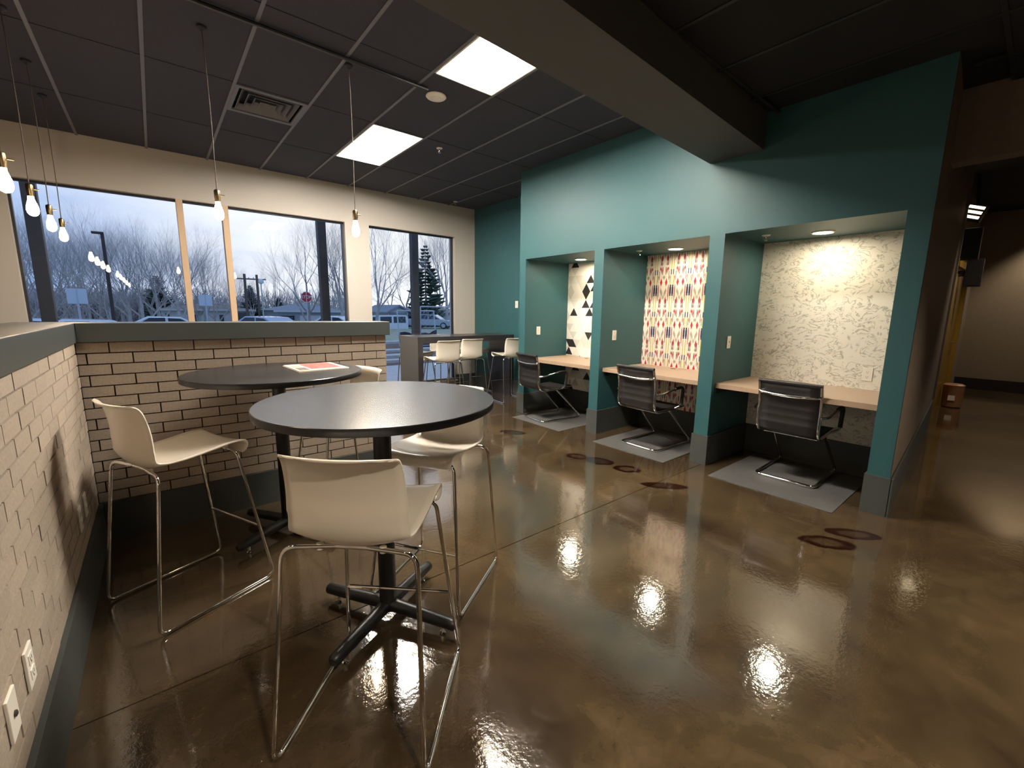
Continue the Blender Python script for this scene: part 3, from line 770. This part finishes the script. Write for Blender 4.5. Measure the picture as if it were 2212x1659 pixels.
# ---- switches and outlets
def plate(name, label, cat, loc, rz, kind):
    """face looks along local -y"""
    t = thing(name, label, cat, loc, rz)
    MB().box(-.036, .036, -.007, 0, -.058, .058).build('cover_plate', 'plate', t, bevel=.002)
    if kind == 'switch':
        MB().box(-.005, .005, -.018, -.007, -.004, .014).build('toggle', 'plate', t)
        for z in (-.03, .03): MB().lathe([(.003, 0), (.003, .001)], 8).xf(Matrix.Translation((0, -.007, z)) @ Matrix.Rotation(PI/2, 4, 'X')).build('screw', 'slot', t)
    elif kind == 'outlet':
        for z in (-.022, .022):
            s = MB().box(-.017, .017, -.009, -.007, z-.015, z+.015).build('socket', 'plate', t)
            MB().box(-.008, -.006, -.0095, -.009, z-.004, z+.006).box(.006, .008, -.0095, -.009, z-.004, z+.006).box(-.0025, .0025, -.0095, -.009, z-.012, z-.007).build('slots', 'slot', s)
    else:
        MB().lathe([(.008, 0), (.008, .004), (.004, .006)], 12).xf(Matrix.Translation((0, -.007, 0)) @ Matrix.Rotation(PI/2, 4, 'X')).build('jack', 'slot', t)
    return t
for i, y in enumerate((1.886, 3.225, 4.555)):
    plate('light_switch', 'white light switch on the teal side wall of the %s wallpaper alcove' % WP[i], 'light switch', (4.21, y, 1.168), 0, 'switch')
plate('light_switch', 'white light switch on the teal wall beside the counter', 'light switch', (X_REC, 5.66, 1.55), -PI/2, 'switch')
plate('wall_outlet', 'white power outlet on the feather wallpaper above the desk', 'outlet', (XBK-.004, .925, .925), -PI/2, 'outlet')
plate('wall_outlet', 'white double outlet low on the left brick wall beside a single-jack plate', 'outlet', (XHL+.001, 1.668, .437), PI/2, 'outlet')
plate('wall_jack', 'white wall plate with one dark jack low on the left brick wall', 'outlet', (XHL+.001, 1.478, .437), PI/2, 'jack')
plate('wall_outlet', 'left of two white plates low on the brick wall near the corner', 'outlet', (XHL+.001, 2.766, .437), PI/2, 'outlet')
plate('wall_outlet', 'right of two white plates low on the brick wall, nearest the corner', 'outlet', (XHL+.001, 2.961, .437), PI/2, 'outlet')

# ---- corridor things
def panel(label, x, y0, y1, z0, z1):
    t = thing('wall_monitor', label, 'monitor', (x, (y0+y1)/2, z0))
    w = (y1-y0)/2
    MB().box(-.03, .03, -w, w, 0, z1-z0).build('housing', 'black_metal', t, bevel=.004); MB().box(-.034, -.03, -w+.02, w-.02, .02, z1-z0-.02).build('screen', 'black_edge', t)
    MB().box(.0, .06, w-.02, w+.12, (z1-z0)*.4, (z1-z0)*.6).build('bracket', 'black_metal', t)
panel('larger black panel hung high in the corridor', 8.9, .705, .905, 2.22, 2.65)
panel('smaller black panel hung lower down in the corridor', 9.5, .68, .86, 1.88, 2.28)
t = thing('louvre_light', 'small slanted light with three lit strips high in the corridor', 'light', (9.2, .86, 2.88)); t.rotation_euler = (.35, 0, 0); MB().tube([(0, 0, .1), (0, .2, .51)], .015, 6).build('hanger_rod', 'black_metal', t)
MB().box(-.05, .05, -.11, .11, -.09, .13).build('housing', 'black_metal', t)
for z in (-.055, .01, .075): MB().box(-.056, -.05, -.085, .085, z, z+.035).build('lit_strip', 'strip_glow', t)
t = thing('waste_bin', 'small copper coloured bin by the mustard door down the corridor', 'bin', tuple(hit(2053, 879, z=0)))
MB().lathe([(.10, 0), (.12, .02), (.125, .34), (.13, .36), (.10, .38)], 20).build('bin_body', 'copper', t, True); MB().box(-.127, -.12, -.04, .04, .12, .2).build('bin_label', 'plate', t)

# ================================================================== OUTDOORS
GZ = -.4
def gnd(px, py): return hit(px, py, z=GZ)
def gz(y): return GZ if y < 30 else GF if y > 44 else GZ+(GF-GZ)*(y-30)/14
def far(px, y): p = hit(px, 690, y=y); return (p.x, y)
lot = struct(MB().box(-120, 160, 12.5, 30, GZ-.3, GZ).build('ground_lot', 'asphalt'), 'grey parking lot outside the windows')
struct(MB().box(-60, 60, 7.1, 12.9, GZ-.3, GZ+.10).build('ground_walk', 'concrete'), 'pale concrete walk along the building')
GF = -1.3
struct(MB().hexa([(-120, 30, GF-.6), (160, 30, GF-.6), (160, 44, GF-.6), (-120, 44, GF-.6)], [(-120, 30, GZ), (160, 30, GZ), (160, 44, GF), (-120, 44, GF)]).build('ground_bank', 'grass'), 'grassy bank falling to the street')
struct(MB().box(-120, 160, 44, 260, GF-.6, GF).build('ground_lawn', 'grass'), 'winter grass across the road')
struct(MB().box(9.5, 60, 23.5, 43, GF-.3, GZ+.05).build('ground_verge', 'grass'))
# striped planting strip seen under the counter
beds = [(13.0, 13.9, 'mulch'), (14.45, 15.3, 'mulch'), (16.2, 17.4, 'mulch'), (19.2, 22.0, 'mulch')]
for a, b, m in beds: struct(MB().box(1, 14, a, b, GZ, GZ+.05).build('ground_bed', m))
for i, (a, b) in enumerate(((13.95, 14.4), (15.4, 16.1), (17.5, 18.2), (22.3, 23.0))):
    o = MB().box(1, 14, a, b, GZ, GZ+.14).build('concrete_kerb', 'concrete'); tag(o, ('nearest', 'second', 'third', 'farthest')[i]+' of the pale kerb strips seen beneath the counter', 'kerb', 'kerb strips')
# canopy columns
for i, (px, lab) in enumerate(((99, 'dark square canopy column outside, at the left end of the wide window'), (693, 'dark square canopy column outside the right end of the wide window'), (893, 'dark square canopy column in the middle of the narrow window'))):
    p = hit(px, 500, y=9.0); t = thing('canopy_column', lab, 'column', (p.x-(0.10 if i == 0 else 0), 9.0, GZ+.1), 0, 'canopy columns')
    MB().box(-.075, .075, -.075, .075, 0, 5.2).build('shaft', 'column', t, bevel=.01); MB().box(-.16, .16, -.16, .16, 0, .03).build('base_plate', 'column', t)

# bare trees
def grow(seed, h, spread, depth=6, lean=0):
    rd = random.Random(seed); T, B = MB(), MB()
    def rec(p, d, l, r, lev):
        n = 3 if lev < 3 else 2; pts = [p]; rs = [r]; q = p.copy(); dd = d.copy()
        for k in range(n):
            dd = (dd+Vector((rd.uniform(-1, 1), rd.uniform(-1, 1), rd.uniform(-.3, .8)))*(.14 if lev else .05)).normalized()
            q = q+dd*(l/n); pts.append(q.copy()); rs.append(r*(1-.38*(k+1)/n))
        (T if lev < 2 else B).tube(pts, rs, 6 if lev < 2 else 3, caps=False)
        if lev >= depth: return
        m = (3 if lev else 4) if lev < 4 else 3
        for k in range(m):
            f = 1 if k == 0 else rd.uniform(.45, 1); i = max(1, min(n, int(round(f*n)))); b = pts[i]
            ang = rd.uniform(.25, .8)*spread; az = rd.uniform(0, 2*PI); ax = dd.orthogonal().normalized(); ax.rotate(Matrix.Rotation(az, 3, dd))
            nd = dd.copy(); nd.rotate(Matrix.Rotation(ang if k else ang*.4, 3, ax)); nd.z += .12; nd.normalize()
            rec(b, nd, l*rd.uniform(.68, .86), rs[i]*(.76 if k == 0 else .6), lev+1)
    rec(Vector((0, 0, 0)), Vector((lean, 0, 1)).normalized(), h*.24, h*.0135, 0)
    return T, B
protos = []
for s, (h, sp, ln) in enumerate(((10, 1.0, 0), (10, 1.2, .05), (10, .8, -.06), (10, 1.05, .1), (10, 1.1, .0))):
    T, B = grow(11+s, h, sp, 7, ln)
    e = empty('bare_tree'); T.build('trunk', 'bark', e, True); B.build('branches', 'bark', e); zmax = max(v[2] for v in B.v); protos.append((e, zmax))
used = set()
def tree(px, y, top, variant, label, group=None, rz=0):
    x, y = far(px, y); ztop = hit(px, top, y=y).z; e, zm = protos[variant]
    o = e if variant not in used else copy_tree(e); used.add(variant)
    o.location = (x, y, gz(y)-.02); s = (ztop-gz(y))/zm*1.08; o.scale = (s, s, s); o.rotation_euler = (0, 0, rz); tag(o, label, 'tree', group)
BG = 'bare winter trees across the road'; BL_ = 'bare winter tree in the line of trees across the road'
tree(45, 34, 440, 0, 'big bare tree at the far left edge of the wide window', None, .4)
tree(280, 44, 448, 1, 'tallest bare tree, behind the dark light pole', None, 1.1)
tree(392, 40, 470, 3, 'bare tree with a round crown behind the left window mullion', None, 2.0)
tree(600, 62, 555, 2, 'small bare tree in the open sky of the middle window', None, .7)
tree(668, 42, 478, 0, 'bare tree just left of the middle canopy column', None, 2.5)
tree(742, 36, 440, 4, 'bare tree behind the right edge of the wide window', None, 3.1)
tree(812, 36, 410, 3, 'leaning bare tree at the left of the narrow window', None, 0.0)
tree(965, 40, 430, 2, 'bare tree at the right edge of the narrow window', None, 4.0)
for i, (px, y, top) in enumerate(((120, 52, 470), (165, 46, 455), (215, 50, 462), (250, 58, 480), (330, 52, 490), (145, 60, 500), (195, 62, 505), (300, 64, 520), (360, 60, 530), (430, 58, 540), (465, 54, 560), (520, 66, 580), (545, 70, 590), (640, 70, 600), (715, 66, 590), (85, 48, 480), (845, 60, 560), (925, 64, 540), (240, 40, 500), (20, 50, 430), (310, 47, 500), (60, 56, 470), (105, 44, 460), (180, 54, 470), (265, 50, 465), (345, 48, 475), (410, 50, 480), (440, 48, 500), (500, 60, 560), (690, 60, 560), (760, 58, 500), (880, 60, 520), (950, 56, 470))):
    tree(px, y, top, i % 5, BL_, BG, i*1.3)
# brushy thicket far behind the trees: too many stems to count
rd = random.Random(5); b = MB()
for k in range(2600):
    px = rd.choice((rd.uniform(30, 345), rd.uniform(30, 760))); y = rd.uniform(74, 92); x, y = far(px, y); h = (hit(px, rd.uniform(622, 664), y=y).z-GF)
    q = Vector((x, y, GF)); pts = [q]
    for i in range(3): q = q+Vector((rd.uniform(-.5, .5), rd.uniform(-.3, .3), h/3)); pts.append(q)
    b.tube(pts, [.07, .05, .035, .02], 3, caps=False)
    for i in range(4):
        w = pts[rd.choice((1, 2))]; b.tube([w, w+Vector((rd.uniform(-1.6, 1.6), rd.uniform(-.5, .5), rd.uniform(.4, 2.2)))], [.035, .015], 3, caps=False)
o = b.build('thicket', 'bark'); tag(o, 'grey brushy thicket far behind the bare trees', 'thicket'); o['kind'] = 'stuff'
# conifers
def conifer(px, y, top, base_w, label):
    x, y = far(px, y); h = hit(px, top, y=y).z-gz(y); t = thing('conifer', label, 'tree', (x, y, gz(y)))
    MB().tube([(0, 0, 0), (0, 0, h)], [h*.018, .02], 8).build('trunk', 'bark', t, True)
    b = MB(); rd = random.Random(int(px))
    n = 26
    for k in range(n):
        f = k/n; z = h*(.1+.88*f); L = base_w*(1-f)**.8+.15
        for q in range(9):
            a = rd.uniform(0, 2*PI); l = L*rd.uniform(.6, 1.1); c, s = math.cos(a), math.sin(a); w = .16*l+.08
            dz = -.12*l; tip = (c*l, s*l, z+dz+.12*l)
            for sg in (-1, 1):
                b.quad((0, 0, z), (c*l*.5-s*w*sg, s*l*.5+c*w*sg, z+dz-.05), tip); b.quad((0, 0, z-.08), (c*l*.6, s*l*.6, z+dz-.22), tip)
    o = b.build('needles', 'needles', t)
conifer(921, 44.6, 520, 3.0, 'dark conifer right of the column in the narrow window')
conifer(545, 72, 612, 2.4, 'dark conifer beside the utility poles')
conifer(345, 73, 590, 2.8, 'dark conifer left of the first mullion')
conifer(605, 74, 640, 1.6, 'small distant conifer behind the grey house')
# shrub
x, y = far(584, 46); t = thing('round_shrub', 'round green shrub between the two houses', 'shrub', (x, y, gz(y))); rd = random.Random(3); b = MB()
for k in range(900):
    v = Vector((rd.gauss(0, 1), rd.gauss(0, 1), abs(rd.gauss(0, 1)))).normalized()*rd.uniform(.7, 1.05); p = Vector((v.x*1.0, v.y*1.0, .9+v.z*.95-.3)); d1 = Vector((rd.uniform(-1, 1), rd.uniform(-1, 1), rd.uniform(-1, 1)))*.16; d2 = Vector((rd.uniform(-1, 1), rd.uniform(-1, 1), rd.uniform(-1, 1)))*.16
    b.quad(p, p+d1, p+d2)
b.build('foliage', 'shrub', t); MB().tube([(0, 0, 0), (0, 0, .8)], .06, 6).build('stem', 'bark', t)

# houses
def house(name, label, px0, px1, y, dep, eave_px, ridge_px, wallm, roofm, windows=(), door=None, gable=False):
    p0, p1 = far(px0, y), far(px1, y); ez = hit((px0+px1)/2, eave_px, y=y).z; rz_ = hit((px0+px1)/2, ridge_px, y=y).z; w = p1[0]-p0[0]
    t = thing(name, label, 'house', (p0[0], y, GF))
    e, r = ez-GF, rz_-GF
    wl = MB().box(0, w, 0, dep, 0, e).build('wall', wallm, t); o = .4
    if gable:
        wl2 = MB().prism([(0, e), (w, e), (w/2, r)], 0, dep, 'y').build('gable', wallm, t)
        MB().hexa([(-o, -o, e-.15), (w/2, -o, r), (w/2, dep+o, r), (-o, dep+o, e-.15)], [(-o, -o, e), (w/2, -o, r+.18), (w/2, dep+o, r+.18), (-o, dep+o, e)]).build('roof', roofm, t)
        MB().hexa([(w/2, -o, r), (w+o, -o, e-.15), (w+o, dep+o, e-.15), (w/2, dep+o, r)], [(w/2, -o, r+.18), (w+o, -o, e), (w+o, dep+o, e), (w/2, dep+o, r+.18)]).build('roof', roofm, t)
    else:
        MB().hexa([(-o, -o, e), (w+o, -o, e), (w+o, dep+o, e), (-o, dep+o, e)], [(dep*.35, dep/2-.05, r), (w-dep*.35, dep/2-.05, r), (w-dep*.35, dep/2+.05, r), (dep*.35, dep/2+.05, r)]).build('roof', roofm, t)
        MB().box(-o, w+o, -o, -o+.05, e-.18, e+.02).build('fascia', 'siding', t)
    for (a, b, z0, z1, m) in windows:
        f = MB().box(w*a, w*b, -.06, 0, e*z0, e*z1).build('window', 'siding' if m == 'dark_glass' else m, t)
        if m == 'dark_glass': MB().box(w*a+.08, w*b-.08, -.08, -.06, e*z0+.08, e*z1-.08).build('pane', m, f)
    return t
house('ranch_house', 'white ranch house with a brown roof behind the signs', 352, 545, 58, 9, 668, 657, 'siding', 'roof', [(.02, .08, .1, .85, 'dark_glass'), (.60, .67, .45, .8, 'dark_glass'), (.30, .36, .2, .8, 'dark_glass'), (.80, .98, .05, .9, 'dark_glass')])
house('grey_house', 'grey low house with a white garage door right of the shrub', 600, 740, 50, 8, 671, 655, 'siding_grey', 'roof_grey', [(.02, .26, .05, .8, 'roof_grey'), (.05, .24, .62, .78, 'dark_glass'), (.32, .68, .0, .8, 'siding')])
house('red_garage', 'small grey garage with a red door behind the white van', 840, 882, 44, 6, 674, 662, 'siding', 'roof_grey', [(.04, .92, .55, .98, 'roof_grey'), (.10, .80, .0, .5, 'red_door')], gable=True)
house('white_house', 'low pale house at the left of the narrow window', 792, 836, 56, 7, 673, 664, 'siding', 'roof_grey', [(.2, .4, .4, .8, 'dark_glass')])
house('far_house', 'grey house half hidden behind the silver car', 905, 1000, 48, 8, 672, 660, 'siding_grey', 'roof', [(.2, .35, .4, .8, 'dark_glass'), (.6, .8, .1, .8, 'siding')])

# vehicles: side profile swept across the width, facing +x or -x
def car(name, label, px, y, body, prof, glass, L, Wd, rz=0, cat='car', base=None):
    x, y = far(px, y); t = thing(name, label, cat, (x, y, gz(y) if base is None else base), rz)
    MB().prism(prof, -Wd/2, Wd/2, 'y').build('body', body, t, bevel=.05)
    for g in glass:
        for s in (-1, 1): MB().prism(g, s*(Wd/2+.005)-.004, s*(Wd/2+.005)+.004, 'y').build('side_window', 'dark_glass', t)
    for wx in (-L*.3, L*.31):
        for s in (-1, 1):
            wh = MB().lathe([(.32, -.1), (.33, -.06), (.33, .06), (.32, .1)], 18).xf(Matrix.Translation((wx, s*(Wd/2-.08), .33)) @ Matrix.Rotation(PI/2, 4, 'X')).build('wheel', 'tyre', t, True)
            MB().lathe([(.2, -.105), (.2, .105)], 14).xf(Matrix.Translation((wx, s*(Wd/2-.08), .33)) @ Matrix.Rotation(PI/2, 4, 'X')).build('hub_cap', 'car_silver', wh, True)
    return t
SED = [(-2.25, .35), (2.25, .32), (2.3, .6), (2.15, .78), (1.2, .92), (.45, 1.38), (-.75, 1.42), (-1.55, 1.0), (-2.2, .95), (-2.3, .7)]
SEDG = [[(1.0, .95), (.4, 1.32), (-.05, 1.35), (-.05, .95)], [(-.15, .95), (-.15, 1.36), (-.7, 1.36), (-1.3, .97)]]
SUV = [(-2.3, .4), (2.3, .38), (2.35, .7), (2.2, .95), (1.25, 1.08), (.6, 1.66), (-1.9, 1.70), (-2.25, 1.1), (-2.35, .75)]
SUVG = [[(1.0, 1.12), (.55, 1.56), (-.3, 1.6), (-.3, 1.1)], [(-.4, 1.1), (-.4, 1.6), (-1.8, 1.62), (-2.05, 1.12)]]
VAN = [(-2.7, .4), (2.6, .38), (2.7, .8), (2.5, 1.1), (1.7, 1.25), (1.0, 1.95), (-2.55, 2.0), (-2.7, 1.6)]
VANG = [[(1.4, 1.3), (.95, 1.82), (.3, 1.85), (.3, 1.28)], [(.1, 1.28), (.1, 1.85), (-1.0, 1.87), (-1.0, 1.28)], [(-1.2, 1.28), (-1.2, 1.87), (-2.4, 1.88), (-2.45, 1.28)]]
car('parked_car', 'white car roof just above the half wall cap, far left', 62, 22, 'car_white', SED, SEDG, 4.5, 1.8)
car('parked_car', 'white car roof above the half wall, below the first square sign', 205, 20, 'car_white', SED, SEDG, 4.5, 1.8, .1)
car('parked_car', 'pale car roof at the foot of the left mullion', 365, 26, 'car_white', SED, SEDG, 4.5, 1.8)
car('parked_suv', 'light blue car roof in front of the grey house', 583, 26.5, 'car_blue', SED, SEDG, 4.5, 1.8, -.9)
car('parked_suv', 'white car partly hidden by the right edge of the wide window', 738, 28.5, 'car_white', SED, SEDG, 4.5, 1.8, -.9)
car('parked_car', 'dark distant car beside the utility poles', 534, 49, 'car_silver', SED, SEDG, 4.5, 1.8, .0)
v = car('white_van', 'white van at the left of the narrow window', 815, 40, 'car_white', VAN, VANG, 5.2, 1.95, PI, 'van')
for s in (-1, 1): MB().box(-2.74, -2.7, s*.8-.08, s*.8+.08, .9, 1.2).build('tail_light', 'tail_red', v)
car('silver_sedan', 'silver sedan behind the leaning fence panels', 932, 39, 'car_silver', SED, SEDG, 4.5, 1.8, -.75, base=GZ+.05)

# poles and signs
def pole(name, label, cat, px, y, top_px, r, m, extra=None):
    x, y = far(px, y); z = hit(px, top_px, y=y).z-gz(y); t = thing(name, label, cat, (x, y, gz(y))); MB().tube([(0, 0, 0), (0, 0, z)], [r, r*.8], 10).build('pole', m, t, True)
    if extra: extra(t, z)
    return t
def lamp_head(t, z): MB().box(-.38, .06, -.12, .12, z-.05, z+.05).build('lamp_head', 'pole_dark', t, bevel=.02); MB().box(-.3, .3, -.3, .3, 0, .6).build('footing', 'concrete', t)
pole('light_pole', 'tall dark parking lot light pole with a flat lamp head', 'light pole', 246, 29.5, 506, .085, 'pole_dark', lamp_head)
def xarm(t, z):
    MB().box(-.9, .9, -.05, .05, z-.55, z-.43).build('crossarm', 'pole_wood', t)
    for q in (-.8, 0, .8): MB().lathe([(.05, 0), (.05, .12)], 8, (q, 0, z-.43)).build('insulator', 'sign_white', t)
pole('utility_pole', 'left one of two wooden utility poles', 'utility pole', 536, 52, 592, .15, 'pole_wood', xarm)
pole('utility_pole', 'right one of two wooden utility poles', 'utility pole', 562, 56, 594, .15, 'pole_wood', xarm)
def signback(t, z):
    MB().box(-.3, .3, -.02, .0, z-.62, z-.02).build('sign_panel', 'sign_back', t, bevel=.01)
pole('parking_sign', 'square sign seen from behind, left of the light pole', 'sign', 174, 25, 623, .04, 'galv', signback)
pole('parking_sign', 'square sign seen from behind, between the two mullions', 'sign', 448, 29, 636, .04, 'galv', signback)
def stop(t, z):
    a = [(.38*math.cos(PI/8+k*PI/4), .38*math.sin(PI/8+k*PI/4)) for k in range(8)]
    def oc(s, y): return [(p[0]*s, p[1]*s+z-.4) for p in a]
    MB().prism(oc(1, 0), -.01, 0, 'y').build('sign_plate', 'sign_white', t); MB().prism(oc(.92, 0), -.014, -.01, 'y').build('sign_face', 'stop_red', t)
    cu = bpy.data.curves.new('lettering', 'FONT'); cu.body = 'STOP'; cu.size = .27; cu.align_x = 'CENTER'; cu.align_y = 'CENTER'; cu.extrude = .002
    tmp = bpy.data.objects.new('tmp', cu); COL.objects.link(tmp); bpy.context.view_layer.update()
    me = bpy.data.meshes.new_from_object(tmp.evaluated_get(bpy.context.evaluated_depsgraph_get())); bpy.data.objects.remove(tmp)
    me.materials.clear(); me.materials.append(M('sign_white')); o = bpy.data.objects.new('lettering', me); COL.objects.link(o); o.parent = t; o.location = (0, -.017, z-.4); o.rotation_euler = (PI/2, 0, 0)
pole('stop_sign', 'red octagonal stop sign on a post before the grey house', 'sign', 665, 32, 629, .04, 'galv', stop)
def globe(t, z): MB().lathe([(.02, z-.1), (.16, z), (.2, z+.15), (.14, z+.3), (.02, z+.36)], 14).build('globe', 'sign_white', t, True)
pole('street_lamp', 'slim pale lamp post right of the utility poles', 'street lamp', 570, 40, 612, .05, 'galv', globe)
# leaning temporary fence panels with a drooping black silt skirt
def fence(px, y, w, h, lean, rz, label):
    x, y = far(px, y); t = thing('fence_panel', label, 'fence', (x, y, GZ+.06), rz, 'temporary fence panels')
    tl = math.tan(lean)
    def P(a, z): return (a+z*tl*.3, z*tl, z)
    for nm, pts in (('post', [P(0, 0), P(0, h)]), ('post', [P(w, 0), P(w, h)]), ('rail', [P(0, h), P(w, h)]), ('rail', [P(0, .1), P(w, .1)])):
        MB().tube(pts, .035, 6).build(nm, 'galv', t, True)
    b = MB()
    for k in range(int((w+h)/.25)):
        a = k*.25; b.tube([P(max(0, a-h), min(h, a)), P(min(w, a), max(0, a-w))], .003, 3, caps=False); b.tube([P(w-max(0, a-h), min(h, a)), P(w-min(w, a), max(0, a-w))], .003, 3, caps=False)
    m = b.build('wire_mesh', 'galv', t); m['kind'] = 'stuff'
    G = [[(w*i/8, -.05, .45+.25*abs(i/8-.5)*2+.1*math.sin(i)), (w*i/8, -.02, .02)] for i in range(9)]
    MB().grid(G).build('silt_skirt', 'silt', t, solid=.01)
fence(862, 20, 2.2, 1.75, .18, .12, 'left leaning wire fence panel in the narrow window')
fence(907, 19, 2.0, 1.95, -.15, -.05, 'right leaning wire fence panel before the silver car')
